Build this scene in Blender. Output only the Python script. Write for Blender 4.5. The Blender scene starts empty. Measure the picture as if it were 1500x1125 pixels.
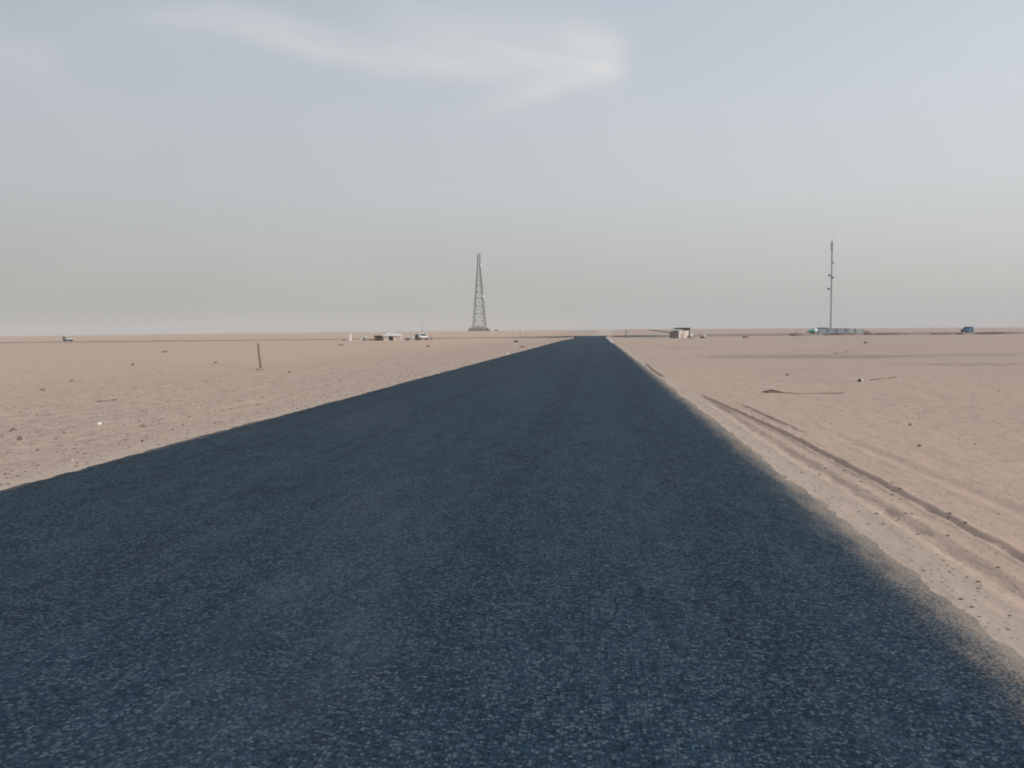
import bpy, bmesh, math, random
import numpy as np
from mathutils import Vector, Matrix, noise as mnoise

S = bpy.context.scene
C = S.collection
R = math.radians
random.seed(7)
rng = np.random.default_rng(11)

# ------------------------------------------------------------------ camera
F, H = 1200.0, 1.55                      # focal length in pixels of a 1500 px frame, eye height
YAW, PITCH, ROLL = -math.atan(127 / F), -math.atan(76.8 / F), 0.0095
fw = Vector((math.sin(YAW) * math.cos(PITCH), math.cos(YAW) * math.cos(PITCH), math.sin(PITCH)))
r0 = Vector((math.cos(YAW), -math.sin(YAW), 0))
u0 = r0.cross(fw)
rt = r0 * math.cos(ROLL) - u0 * math.sin(ROLL)
up = u0 * math.cos(ROLL) + r0 * math.sin(ROLL)
cd = bpy.data.cameras.new('camera')
cam = bpy.data.objects.new('camera', cd); C.objects.link(cam)
cd.sensor_width = 36; cd.lens = 36 * F / 1500
cd.clip_start = 0.05; cd.clip_end = 30000
cam.matrix_world = Matrix(((rt.x, up.x, -fw.x, 0), (rt.y, up.y, -fw.y, 0), (rt.z, up.z, -fw.z, H), (0, 0, 0, 1)))
S.camera = cam

# ------------------------------------------------------------------ exposure, render
S.view_settings.view_transform = 'Standard'
S.view_settings.look = 'None'
S.view_settings.exposure = 0.32
S.view_settings.gamma = 1.0
S.render.engine = 'CYCLES'
S.cycles.use_denoising = True
S.cycles.filter_width = 1.9
S.cycles.volume_bounces = 1
S.cycles.max_bounces = 4

def ray(px, py):
    return rt * ((px - 750) / F) + up * ((562.5 - py) / F) + fw
def at(px, py, z=0.0):
    d = ray(px, py); t = (z - H) / d.z
    p = d * t; return Vector((p.x, p.y, z))
def X(px, Y):                            # the world x of picture column px at distance Y
    d = ray(px, 485); return d.x / d.y * Y

# ------------------------------------------------------------------ sun
SUN_AZ, SUN_EL = R(112), R(33)           # azimuth clockwise from +Y (the road)
sdir = Vector((math.sin(SUN_AZ) * math.cos(SUN_EL), math.cos(SUN_AZ) * math.cos(SUN_EL), math.sin(SUN_EL)))
ld = bpy.data.lights.new('sun', 'SUN'); ld.energy = 2.0; ld.angle = R(6); ld.color = (1, 0.93, 0.84)
sun = bpy.data.objects.new('sun', ld); C.objects.link(sun)
sun.rotation_euler = (-sdir).to_track_quat('-Z', 'Y').to_euler()
sun.location = (0, 0, 500)

# ------------------------------------------------------------------ node helper
class NT:
    def __init__(s, nt): s.nt = nt
    def n(s, t, **kw):
        o = s.nt.nodes.new(t)
        ins = kw.pop('ins', {})
        for k, v in kw.items(): setattr(o, k, v)
        for k, v in ins.items():
            if isinstance(v, bpy.types.NodeSocket): s.nt.links.new(v, o.inputs[k])
            else: o.inputs[k].default_value = v
        return o
    def math(s, op, a, b=0.0, c=None, clamp=False):
        ins = {0: a, 1: b}
        if c is not None: ins[2] = c
        return s.n('ShaderNodeMath', operation=op, use_clamp=clamp, ins=ins).outputs[0]
    def vm(s, op, a, b=(0, 0, 0), out=0):
        return s.n('ShaderNodeVectorMath', operation=op, ins={0: a, 1: b}).outputs[out]
    def scale(s, a, f): return s.n('ShaderNodeVectorMath', operation='SCALE', ins={0: a, 'Scale': f}).outputs[0]
    def mix(s, fac, a, b):
        m = s.n('ShaderNodeMix', data_type='RGBA')
        for idx, v in ((0, fac), (6, a), (7, b)):
            if isinstance(v, bpy.types.NodeSocket): s.nt.links.new(v, m.inputs[idx])
            else: m.inputs[idx].default_value = v if idx == 0 else (*v[:3], 1)
        return m.outputs[2]
    def noise(s, vec, scale, detail=3, rough=0.55, out=0):
        return s.n('ShaderNodeTexNoise', ins={'Vector': vec, 'Scale': scale, 'Detail': detail, 'Roughness': rough}).outputs[out]
    def rng(s, v, a, b, c=0.0, d=1.0, smooth=True):
        return s.n('ShaderNodeMapRange', interpolation_type='SMOOTHSTEP' if smooth else 'LINEAR',
                   ins={0: v, 1: a, 2: b, 3: c, 4: d}).outputs[0]

# ------------------------------------------------------------------ sky
W = bpy.data.worlds.new('World'); S.world = W; W.use_nodes = True
W.node_tree.nodes.clear()
N = NT(W.node_tree)
sky = N.n('ShaderNodeTexSky', sky_type='NISHITA', sun_disc=False, sun_elevation=SUN_EL, sun_rotation=SUN_AZ,
          air_density=1.0, dust_density=6.0, ozone_density=1.0)
gen = N.n('ShaderNodeTexCoord').outputs['Generated']
dirn = N.vm('NORMALIZE', gen)
sep = N.n('ShaderNodeSeparateXYZ', ins={0: dirn})
dx, dy, dz = sep.outputs
ramp = N.n('ShaderNodeValToRGB', ins={0: N.math('MAXIMUM', dz, 0.0)})
cr = ramp.color_ramp
stops = [(0.0, (0.415, 0.412, 0.395)), (0.07, (0.475, 0.478, 0.467)), (0.16, (0.512, 0.536, 0.545)),
         (0.25, (0.497, 0.528, 0.562)), (0.36, (0.435, 0.475, 0.530)), (1.0, (0.36, 0.42, 0.52))]
cr.elements[0].position, cr.elements[1].position = 0.0, 1.0
while len(cr.elements) < len(stops): cr.elements.new(0.5)
for e, (p, c) in zip(sorted(cr.elements, key=lambda q: q.position), stops):
    e.position = p
for e, (p, c) in zip(cr.elements, stops):
    e.position = p; e.color = (*c, 1)
# dust veil brightens towards the sun's side
side = N.vm('DOT_PRODUCT', dirn, tuple(sdir), out=1)
veil = N.scale(ramp.outputs[0], N.math('MULTIPLY', N.math('MULTIPLY_ADD', side, 0.36, 1.04), 10.0))
base = N.mix(0.86, sky.outputs[0], veil)
# thin cirrus, drawn in directions round the road's heading
yy = N.math('MAXIMUM', dy, 0.05)
qv = N.n('ShaderNodeCombineXYZ', ins={0: N.math('DIVIDE', dx, yy), 1: N.math('DIVIDE', dz, yy), 2: 0.0}).outputs[0]
wob = N.vm('SUBTRACT', N.noise(N.vm('MULTIPLY', qv, (5, 9, 1)), 1.0, 4, 0.6, out=1), (0.5, 0.5, 0.5))
wob = N.vm('MULTIPLY', wob, (0.03, 0.007, 0))
qd = N.vm('ADD', qv, wob)
def dq(px, py):
    d = ray(px, py); return Vector((d.x / d.y, d.z / d.y, 0))
def wisp(pts, w, amp, f0=None, f1=None):
    best = None
    for a, b in zip(pts, pts[1:]):
        A, B = dq(*a), dq(*b); BA = B - A
        pa = N.vm('SUBTRACT', qd, tuple(A))
        hh = N.math('MULTIPLY', N.vm('DOT_PRODUCT', pa, tuple(BA), out=1), 1 / BA.dot(BA), clamp=True)
        dd = N.vm('LENGTH', N.vm('SUBTRACT', pa, N.scale(tuple(BA), hh)), out=1)
        best = dd if best is None else N.math('SMOOTH_MIN', best, dd, 0.012)
    e = N.math('MULTIPLY', N.math('MAXIMUM', best, 0.0), F / w)
    g = N.math('MULTIPLY', N.math('EXPONENT', N.math('MULTIPLY', N.math('MULTIPLY', e, e), -1.0)), amp)
    if f0: g = N.math('MULTIPLY', g, N.rng(qx, dq(*f0).x, dq(*f1).x))
    return N.math('SUBTRACT', 1.0, g)
qx = N.n('ShaderNodeSeparateXYZ', ins={0: qd}).outputs[0]
inv = None
for args in (([(120, 20), (320, 27), (400, 46), (470, 72), (570, 92), (720, 98), (880, 96)], 20, .46, (60, 20), (420, 20)),
             ([(300, 5), (420, 30), (540, 62), (640, 80)], 16, .20, (260, 20), (420, 20)),
             ([(470, 12), (640, 48), (760, 66), (885, 76)], 34, .40, (440, 40), (760, 40)),
             ([(560, 70), (740, 84), (880, 86)], 34, .22, (500, 40), (700, 40)),
             ([(850, 62), (878, 74), (890, 96)], 26, .40),
             ([(690, 166), (800, 128), (892, 100)], 17, .60, (640, 80), (820, 80)),
             ([(-30, 70), (60, 88)], 34, .20), ([(90, 140), (160, 190)], 50, .07), ([(600, 14), (840, 36)], 30, .12)):
    g = wisp(*args)
    inv = g if inv is None else N.math('MULTIPLY', inv, g)
tot = N.math('SUBTRACT', 1.0, inv)
al = N.vm('DOT_PRODUCT', qd, (0.968, -0.25, 0), out=1)
ac = N.vm('DOT_PRODUCT', qd, (0.25, 0.968, 0), out=1)
sv = N.n('ShaderNodeCombineXYZ', ins={0: N.math('MULTIPLY', al, 4.0), 1: N.math('MULTIPLY', ac, 62.0), 2: 0.0}).outputs[0]
streak = N.noise(sv, 1.0, 4, 0.55)
tot = N.math('MULTIPLY', tot, N.rng(streak, 0.25, 0.75, 0.58, 0.90, False))
soft = N.rng(N.noise(N.vm('MULTIPLY', qd, (2.5, 7, 1)), 1.0, 4, 0.55), 0.45, 0.8, 0.0, 0.12)
tot = N.math('MINIMUM', N.math('ADD', tot, soft), 0.85)
tot = N.math('MULTIPLY', tot, N.rng(dy, 0.05, 0.35))
col = N.mix(tot, base, (6.1, 6.1, 6.05))
bg = N.n('ShaderNodeBackground', ins={0: col, 1: 0.1})
out = N.n('ShaderNodeOutputWorld', ins={0: bg.outputs[0]})

# ------------------------------------------------------------------ materials
def new_mat(name):
    m = bpy.data.materials.new(name); m.use_nodes = True
    return m, NT(m.node_tree), m.node_tree.nodes['Principled BSDF']
def mat(name, c, rough=0.8, metal=0.0, var=0.25, scale=3.0, bump=0.0, spec=0.3):
    m, n, b = new_mat(name)
    co = n.n('ShaderNodeTexCoord').outputs['Object']
    t = n.noise(co, scale, 5, 0.65)
    f = n.rng(t, 0.3, 0.7, 1 - var, 1 + var, False)
    colr = n.scale((*c,), f)
    n.nt.links.new(colr, b.inputs['Base Color'])
    b.inputs['Roughness'].default_value = rough
    b.inputs['Metallic'].default_value = metal
    b.inputs['Specular IOR Level'].default_value = spec
    if bump:
        bn = n.n('ShaderNodeBump', ins={'Strength': bump, 'Distance': 0.02, 'Height': n.noise(co, scale * 6, 4)})
        n.nt.links.new(bn.outputs[0], b.inputs['Normal'])
    return m

# ---- sand
sand, n, b = new_mat('desert_sand')
pos = n.n('ShaderNodeNewGeometry').outputs['Position']
sp = n.n('ShaderNodeSeparateXYZ', ins={0: pos}); px_, py_, pz_ = sp.outputs
cA, cB, cC = (0.426, 0.311, 0.238), (0.388, 0.289, 0.234), (0.358, 0.272, 0.219)
big = n.noise(n.vm('MULTIPLY', pos, (0.030, 0.018, 0)), 1.0, 4, 0.55)
c = n.mix(n.rng(big, 0.35, 0.65), cA, cB)
mid = n.noise(n.vm('MULTIPLY', pos, (0.22, 0.12, 0)), 1.0, 5, 0.6)
c = n.mix(n.math('MULTIPLY', n.rng(mid, 0.48, 0.72), 0.6), c, cC)
# warmer, yellower sand away on the left; greyer on the right
warm = n.rng(n.math('ADD', px_, n.math('MULTIPLY', n.math('SUBTRACT', mid, 0.5), 12.0)), -5.0, -26.0)
c = n.mix(n.math('MULTIPLY', warm, 0.80), c, (0.476, 0.343, 0.249))
right = n.rng(px_, 3.0, 30.0)
c = n.mix(n.math('MULTIPLY', right, 0.55), c, (0.368, 0.280, 0.230))
# gravelly ground near the verge on the left
grav = n.math('MULTIPLY', n.rng(n.math('ADD', px_, n.math('MULTIPLY', mid, 10.0)), -16.0, -4.0), n.rng(px_, 1.0, -3.0))
gravR = n.math('MULTIPLY', n.rng(py_, 26.0, 12.0), n.rng(px_, 4.2, 6.5))
grav = n.math('MAXIMUM', grav, n.math('MULTIPLY', gravR, 0.55))
c = n.mix(n.math('MULTIPLY', grav, 0.40), c, (0.402, 0.300, 0.234))
fine = n.noise(n.vm('MULTIPLY', pos, (6.5, 3.0, 6)), 1.0, 6, 0.68)
spk = n.math('MULTIPLY', n.rng(fine, 0.52, 0.66), n.math('MULTIPLY_ADD', grav, 0.42, 0.30))
c = n.mix(spk, c, (0.235, 0.19, 0.155))
lite = n.math('MULTIPLY', n.rng(fine, 0.42, 0.30), n.math('MULTIPLY_ADD', grav, 0.25, 0.10))
c = n.mix(lite, c, (0.50, 0.42, 0.35))
mot = n.noise(n.vm('MULTIPLY', pos, (7.5, 3.0, 3)), 1.0, 5, 0.72)
c = n.mix(n.math('MULTIPLY', n.rng(mot, 0.54, 0.70), n.math('MULTIPLY_ADD', grav, 0.62, 0.16)), c, (0.215, 0.165, 0.132))
c = n.mix(n.math('MULTIPLY', n.rng(mot, 0.44, 0.30), n.math('MULTIPLY_ADD', grav, 0.22, 0.10)), c, (0.49, 0.40, 0.33))
grit = n.noise(pos, 26.0, 3, 0.7)
c = n.mix(n.math('MULTIPLY', n.rng(grit, 0.54, 0.66), n.math('MULTIPLY_ADD', grav, 0.50, 0.22)), c, (0.19, 0.145, 0.115))
c = n.mix(n.math('MULTIPLY', n.rng(grit, 0.46, 0.36), n.math('MULTIPLY_ADD', grav, 0.25, 0.12)), c, (0.52, 0.43, 0.36))
vor = n.n('ShaderNodeTexVoronoi', ins={'Vector': pos, 'Scale': 22.0, 'Randomness': 1.0})
pick = n.n('ShaderNodeSeparateColor', ins={0: vor.outputs['Color']}).outputs
peb = n.math('MULTIPLY', n.rng(vor.outputs['Distance'], 0.42, 0.25), n.rng(pick[0], 0.72, 0.78))
pcol = n.mix(pick[1], (0.23, 0.185, 0.155), (0.47, 0.40, 0.34))
c = n.mix(n.math('MULTIPLY', peb, n.math('MULTIPLY_ADD', grav, 0.6, 0.3)), c, pcol)
# a darker greenish patch of ground on the right, and fainter ones
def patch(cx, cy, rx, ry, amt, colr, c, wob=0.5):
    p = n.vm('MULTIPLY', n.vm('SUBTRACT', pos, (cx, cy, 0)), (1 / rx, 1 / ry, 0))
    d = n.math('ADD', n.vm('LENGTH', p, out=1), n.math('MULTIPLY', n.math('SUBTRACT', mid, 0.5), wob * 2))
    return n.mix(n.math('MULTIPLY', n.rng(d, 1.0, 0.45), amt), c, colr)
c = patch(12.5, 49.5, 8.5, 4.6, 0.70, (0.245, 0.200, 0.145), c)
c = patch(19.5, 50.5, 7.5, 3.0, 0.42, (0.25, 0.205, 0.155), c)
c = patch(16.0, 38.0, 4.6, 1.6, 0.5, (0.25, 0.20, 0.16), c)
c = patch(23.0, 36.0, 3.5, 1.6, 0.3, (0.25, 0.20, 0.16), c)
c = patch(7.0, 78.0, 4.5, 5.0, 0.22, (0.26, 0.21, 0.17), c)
# old wheel tracks wandering over the plain
def track(ax, ay, bx, by, w, amt, c):
    L = math.hypot(bx - ax, by - ay); tx, ty = (bx - ax) / L, (by - ay) / L
    q = n.vm('SUBTRACT', pos, (ax, ay, 0))
    u = n.vm('DOT_PRODUCT', q, (tx, ty, 0), out=1)
    v = n.vm('DOT_PRODUCT', q, (-ty, tx, 0), out=1)
    v = n.math('ADD', v, n.math('MULTIPLY', n.math('SINE', n.math('MULTIPLY', u, 3.0 / L)), L * 0.02))
    d = n.math('ABSOLUTE', n.math('SUBTRACT', n.math('ABSOLUTE', v), 0.72))
    m_ = n.math('MULTIPLY', n.rng(d, w, w * 0.3), n.math('MULTIPLY', n.rng(u, 0, L * .15), n.rng(u, L, L * .8)))
    m_ = n.math('MULTIPLY', m_, n.rng(mid, 0.40, 0.62))
    return n.mix(n.math('MULTIPLY', m_, amt), c, (0.24, 0.19, 0.155))
c = track(5.5, 17, 26, 14, .16, .40, c)
c = track(4.5, 34, 34, 27, .22, .40, c)
c = track(7, 60, 60, 44, .30, .40, c)
c = track(3.6, 88, 26, 55, .30, .35, c)
c = track(-60, 50, -9, 92, .30, .35, c)
c = track(-40, 27, -8.5, 48, .2, .30, c)
c = track(-90, 110, -12, 120, .45, .35, c)
# the pale compacted strip beside the asphalt and the darker wheel ruts
strip = n.math('MULTIPLY', n.rng(px_, 1.7, 1.95), n.rng(px_, 2.5, 2.15))
c = n.mix(n.math('MULTIPLY', strip, 0.45), c, (0.42, 0.35, 0.285))
stripL = n.math('MULTIPLY', n.rng(px_, -6.6, -6.1), n.rng(px_, -5.6, -5.9))
c = n.mix(n.math('MULTIPLY', stripL, 0.45), c, (0.40, 0.335, 0.27))
# pale track on beyond the crossroad
tr = n.math('ABSOLUTE', n.math('SUBTRACT', px_, n.math('MULTIPLY_ADD', py_, 0.016, -3.3)))
tr = n.math('MULTIPLY', n.rng(tr, 4.5, 2.0), n.math('MULTIPLY', n.rng(py_, 205, 215), n.rng(py_, 900, 500)))
c = n.mix(n.math('MULTIPLY', tr, 0.5), c, (0.47, 0.405, 0.34))
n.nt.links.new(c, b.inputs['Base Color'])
b.inputs['Roughness'].default_value = 0.95
b.inputs['Specular IOR Level'].default_value = 0.12
hgt = n.math('ADD', n.math('MULTIPLY', fine, 0.6), n.math('MULTIPLY', peb, 0.5))
bn = n.n('ShaderNodeBump', ins={'Strength': 0.55, 'Distance': 0.035, 'Height': hgt})
bn2 = n.n('ShaderNodeBump', ins={'Strength': 0.35, 'Distance': 0.25, 'Height': n.noise(n.vm('MULTIPLY', pos, (1.3, 0.6, 1)), 1.0, 4, 0.6), 'Normal': bn.outputs[0]})
n.nt.links.new(bn2.outputs[0], b.inputs['Normal'])

# ---- asphalt
asph, n, b = new_mat('old_asphalt')
pos = n.n('ShaderNodeNewGeometry').outputs['Position']
sp = n.n('ShaderNodeSeparateXYZ', ins={0: pos}); px_, py_, pz_ = sp.outputs
cloudy = n.noise(n.vm('MULTIPLY', pos, (0.9, 0.16, 1)), 1.0, 5, 0.6)
c = n.mix(n.rng(cloudy, 0.35, 0.68), (0.0205, 0.0420, 0.066), (0.0265, 0.0520, 0.080))
lane = n.noise(n.vm('MULTIPLY', pos, (2.2, 0.012, 0)), 1.0, 3, 0.5)
c = n.mix(n.math('MULTIPLY', n.rng(lane, 0.45, 0.62), 0.30), c, (0.030, 0.052, 0.072))
for cx in (-0.85, 0.85, -3.2, -4.8):     # polished wheel tracks
    wt = n.rng(n.math('ABSOLUTE', n.math('SUBTRACT', px_, cx)), 0.45, 0.1)
    c = n.mix(n.math('MULTIPLY', wt, 0.40), c, (0.013, 0.026, 0.042))
leftg = n.rng(px_, -3.0, -6.2)
c = n.mix(n.math('MULTIPLY', leftg, 0.55), c, (0.018, 0.036, 0.044))
def chips(scale, seed, c, amt):
    v = n.n('ShaderNodeTexVoronoi', ins={'Vector': n.vm('ADD', pos, (seed, seed, 0)), 'Scale': scale, 'Randomness': 1.0})
    k = n.n('ShaderNodeSeparateColor', ins={0: v.outputs['Color']}).outputs
    body = n.rng(v.outputs['Distance'], 0.62, 0.38)
    pale = n.math('MULTIPLY', body, n.rng(k[0], 0.62, 0.80))
    dark = n.math('MULTIPLY', body, n.rng(k[0], 0.34, 0.18))
    c = n.mix(n.math('MULTIPLY', pale, amt), c, n.mix(k[1], (0.060, 0.092, 0.118), (0.105, 0.130, 0.145)))
    c = n.mix(n.math('MULTIPLY', dark, amt), c, (0.004, 0.008, 0.014))
    gap = n.math('MULTIPLY', n.rng(v.outputs['Distance'], 0.50, 0.75), 0.6 * amt)
    return n.mix(gap, c, (0.006, 0.012, 0.019)), body
c, chip = chips(58.0, 0.0, c, 0.85)
c, chip2 = chips(36.0, 3.7, c, 0.32)
g1 = n.noise(pos, 34.0, 4, 0.75)
g2 = n.noise(n.vm('MULTIPLY', pos, (1, 0.35, 1)), 5.0, 5, 0.75)
c = n.mix(n.math('MULTIPLY', n.rng(g2, 0.50, 0.68), 0.30), c, (0.048, 0.076, 0.100))
c = n.mix(n.math('MULTIPLY', n.rng(g2, 0.50, 0.34), 0.30), c, (0.008, 0.017, 0.027))
# hairline cracks
wv = n.vm('ADD', pos, n.scale(n.vm('SUBTRACT', n.noise(pos, 1.7, 4, 0.6, out=1), (0.5, 0.5, 0.5)), 0.9))
cv = n.n('ShaderNodeTexVoronoi', feature='DISTANCE_TO_EDGE', ins={'Vector': n.vm('MULTIPLY', wv, (0.35, 0.16, 0)), 'Scale': 1.0})
crk = n.math('MULTIPLY', n.rng(cv.outputs['Distance'], 0.0045, 0.0015), n.rng(n.noise(pos, 0.35, 3), 0.50, 0.60))
c = n.mix(n.math('MULTIPLY', crk, 0.75), c, (0.005, 0.009, 0.014))
# a thin sealed joint and a few pale scuffs
jx = n.math('SUBTRACT', px_, n.math('MULTIPLY_ADD', n.math('SUBTRACT', n.noise(n.vm('MULTIPLY', pos, (0, .5, 0)), 1.0, 4, .6), 0.5), 0.14, 0.27))
jn = n.math('MULTIPLY', n.rng(n.math('ABSOLUTE', jx), 0.022, 0.008), n.rng(n.noise(n.vm('MULTIPLY', pos, (0, 1.3, 0)), 1.0, 3), 0.30, 0.62))
c = n.mix(n.math('MULTIPLY', jn, 0.15), c, (0.075, 0.10, 0.12))
sc = n.noise(n.vm('MULTIPLY', pos, (5.0, 0.5, 1)), 1.0, 4, 0.65)
c = n.mix(n.math('MULTIPLY', n.rng(sc, 0.64, 0.74), 0.20), c, (0.12, 0.125, 0.12))
st1 = n.noise(n.vm('MULTIPLY', pos, (1.3, 0.45, 1)), 1.0, 3, 0.5)
c = n.mix(n.math('MULTIPLY', n.rng(st1, 0.64, 0.70), 0.35), c, (0.012, 0.022, 0.034))
dust = n.noise(n.vm('MULTIPLY', pos, (0.55, 0.12, 1)), 1.0, 6, 0.7)
c = n.mix(n.math('MULTIPLY', n.rng(dust, 0.50, 0.72), 0.22), c, (0.080, 0.092, 0.100))
# blown sand lying on the edges
ed = n.noise(n.vm('MULTIPLY', pos, (6.0, 1.6, 1)), 1.0, 6, 0.7)
gr = n.noise(pos, 60.0, 3, 0.7)
def dusted(edge, a, b2, c):
    e = n.math('ADD', n.rng(edge, a, b2, 0, 1, False), n.math('MULTIPLY', n.math('SUBTRACT', ed, 0.5), 0.9))
    e = n.math('ADD', e, n.math('MULTIPLY', n.math('SUBTRACT', gr, 0.5), 1.3))
    return n.mix(n.math('MULTIPLY', n.rng(e, 0.35, 1.05), 0.80), c, (0.30, 0.245, 0.195))
c = dusted(px_, 1.42, 2.02, c)
c = dusted(px_, -5.72, -6.06, c)
n.nt.links.new(c, b.inputs['Base Color'])
b.inputs['Roughness'].default_value = 0.92
b.inputs['Specular IOR Level'].default_value = 0.10
hh = n.math('ADD', n.math('ADD', n.math('MULTIPLY', chip, 0.8), n.math('MULTIPLY', chip2, 0.8)), n.math('MULTIPLY', g1, 0.6))
bn = n.n('ShaderNodeBump', ins={'Strength': 0.5, 'Distance': 0.008, 'Height': hh})
n.nt.links.new(bn.outputs[0], b.inputs['Normal'])

# ---- road embankment: dark near the junction, sandier away from it
bank, n, b = new_mat('bank_gravel')
pos = n.n('ShaderNodeNewGeometry').outputs['Position']
sp = n.n('ShaderNodeSeparateXYZ', ins={0: pos}); px_, py_, pz_ = sp.outputs
nz = n.noise(n.vm('MULTIPLY', pos, (0.09, 0.6, 2)), 1.0, 5, 0.65)
far = n.math('MAXIMUM', n.rng(px_, -8, -24), n.math('MULTIPLY', n.rng(px_, 5, 26), 0.72))
dk = n.mix(far, (0.050, 0.048, 0.048), (0.275, 0.215, 0.172))
c = n.mix(n.rng(nz, 0.40, 0.70), dk, n.mix(far, (0.10, 0.085, 0.075), (0.30, 0.235, 0.185)))
n.nt.links.new(c, b.inputs['Base Color']); b.inputs['Roughness'].default_value = 0.95

M = dict(
    steel=mat('galvanised_steel', (0.082, 0.087, 0.095), 0.6, 0.2, 0.2, 0.6),
    darksteel=mat('dark_steel', (0.05, 0.05, 0.055), 0.6, 0.2),
    mast=mat('mast_paint', (0.13, 0.125, 0.135), 0.6, 0.1, 0.25, 0.5),
    dish=mat('dish_white', (0.72, 0.72, 0.70), 0.5, 0, 0.05),
    dishback=mat('dish_back', (0.09, 0.09, 0.095), 0.6),
    wire=mat('wire', (0.16, 0.16, 0.17), 0.6, 0.3),
    rubble=mat('brown_rubble', (0.20, 0.14, 0.122), 0.95, 0, 0.45, 0.8, 0.6),
    shed=mat('dark_shed', (0.07, 0.055, 0.052), 0.9, 0, 0.3, 1.0),
    rust=mat('rusty_sheet', (0.13, 0.095, 0.085), 0.9, 0, 0.4, 1.2),
    bluegrey=mat('bluegrey_render', (0.27, 0.30, 0.335), 0.9, 0, 0.15, 0.5),
    paleconc=mat('pale_concrete', (0.36, 0.37, 0.36), 0.9, 0, 0.15, 0.7),
    bluegrey2=mat('bluegrey_render_dark', (0.165, 0.185, 0.215), 0.9, 0, 0.15, 0.5),
    green=mat('green_paint', (0.10, 0.30, 0.225), 0.5, 0, 0.15, 2),
    mint=mat('mint_white_paint', (0.66, 0.80, 0.73), 0.45, 0, 0.05),
    black=mat('black_rubber', (0.018, 0.018, 0.02), 0.85),
    blue=mat('blue_paint', (0.020, 0.12, 0.21), 0.4, 0.0, 0.15, 2, spec=0.5),
    darkblue=mat('dark_blue_paint', (0.02, 0.035, 0.09), 0.5, 0.0, 0.15, 2),
    glass=mat('dark_glass', (0.04, 0.05, 0.06), 0.08, 0, 0.1, spec=0.6),
    paleglass=mat('dusty_glass_and_sheen', (0.36, 0.38, 0.41), 0.25, 0, 0.1, spec=0.6),
    oliveglass=mat('dusty_olive_glass', (0.16, 0.16, 0.135), 0.5),
    white=mat('white_paint', (0.74, 0.73, 0.71), 0.5, 0, 0.06, 2),
    dustywhite=mat('dusty_white', (0.62, 0.55, 0.48), 0.8, 0, 0.12, 1.5),
    carmaroon=mat('maroon_trim', (0.045, 0.018, 0.028), 0.6),
    olive=mat('olive_grey_paint', (0.30, 0.285, 0.235), 0.7, 0, 0.15, 2),
    stone=mat('hut_stone', (0.265, 0.225, 0.225), 0.95, 0, 0.3, 2.5, 0.5),
    sacking=mat('pinkish_sacking', (0.66, 0.56, 0.50), 0.95, 0, 0.2, 1.6, 0.3),
    canvas=mat('pale_canvas', (0.62, 0.60, 0.565), 0.95, 0, 0.1, 1.5, 0.2),
    canvasroof=mat('white_canvas', (0.52, 0.51, 0.48), 0.95, 0, 0.1, 1.0, 0.2),
    darkroof=mat('dark_tarpaulin', (0.085, 0.095, 0.095), 0.9, 0, 0.3, 1.0),
    wood=mat('weathered_wood', (0.155, 0.115, 0.09), 0.95, 0, 0.35, 4, 0.4),
    stakewood=mat('stake_wood', (0.185, 0.135, 0.095), 0.95, 0, 0.35, 6, 0.4),
    darkwood=mat('dark_wood', (0.07, 0.045, 0.035), 0.95, 0, 0.4, 8, 0.4),
    brownbox=mat('brown_board', (0.22, 0.165, 0.135), 0.95, 0, 0.3, 2),
    inside=mat('dark_cloth_and_shade', (0.055, 0.042, 0.038), 1.0),
    greytarp=mat('grey_tarp', (0.20, 0.175, 0.155), 0.95, 0, 0.35, 2, 0.4),
    indigo=mat('indigo_cloth', (0.085, 0.085, 0.125), 0.95, 0, 0.3, 3, 0.4),
    pink=mat('pale_pink_paint', (0.58, 0.46, 0.40), 0.9),
    rock=mat('dark_rock', (0.165, 0.125, 0.105), 0.95, 0, 0.4, 12, 0.4),
    brownrock=mat('brown_rock', (0.20, 0.15, 0.12), 0.95, 0, 0.35, 12, 0.4),
    palerock=mat('pale_rock', (0.47, 0.42, 0.37), 0.95, 0, 0.15, 12, 0.3),
    plastic=mat('white_plastic', (0.75, 0.74, 0.72), 0.5, 0, 0.05),
    soil=mat('heaped_soil', (0.29, 0.225, 0.185), 0.97, 0, 0.3, 1.2, 0.5),
    darksoil=mat('dark_heaped_soil', (0.150, 0.118, 0.102), 0.97, 0, 0.35, 1.0, 0.5),
    midsoil=mat('brown_heaped_soil', (0.21, 0.165, 0.14), 0.97, 0, 0.35, 1.0, 0.5),
    kerb=mat('pale_kerb', (0.47, 0.44, 0.43), 0.9, 0, 0.1),
)

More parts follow.
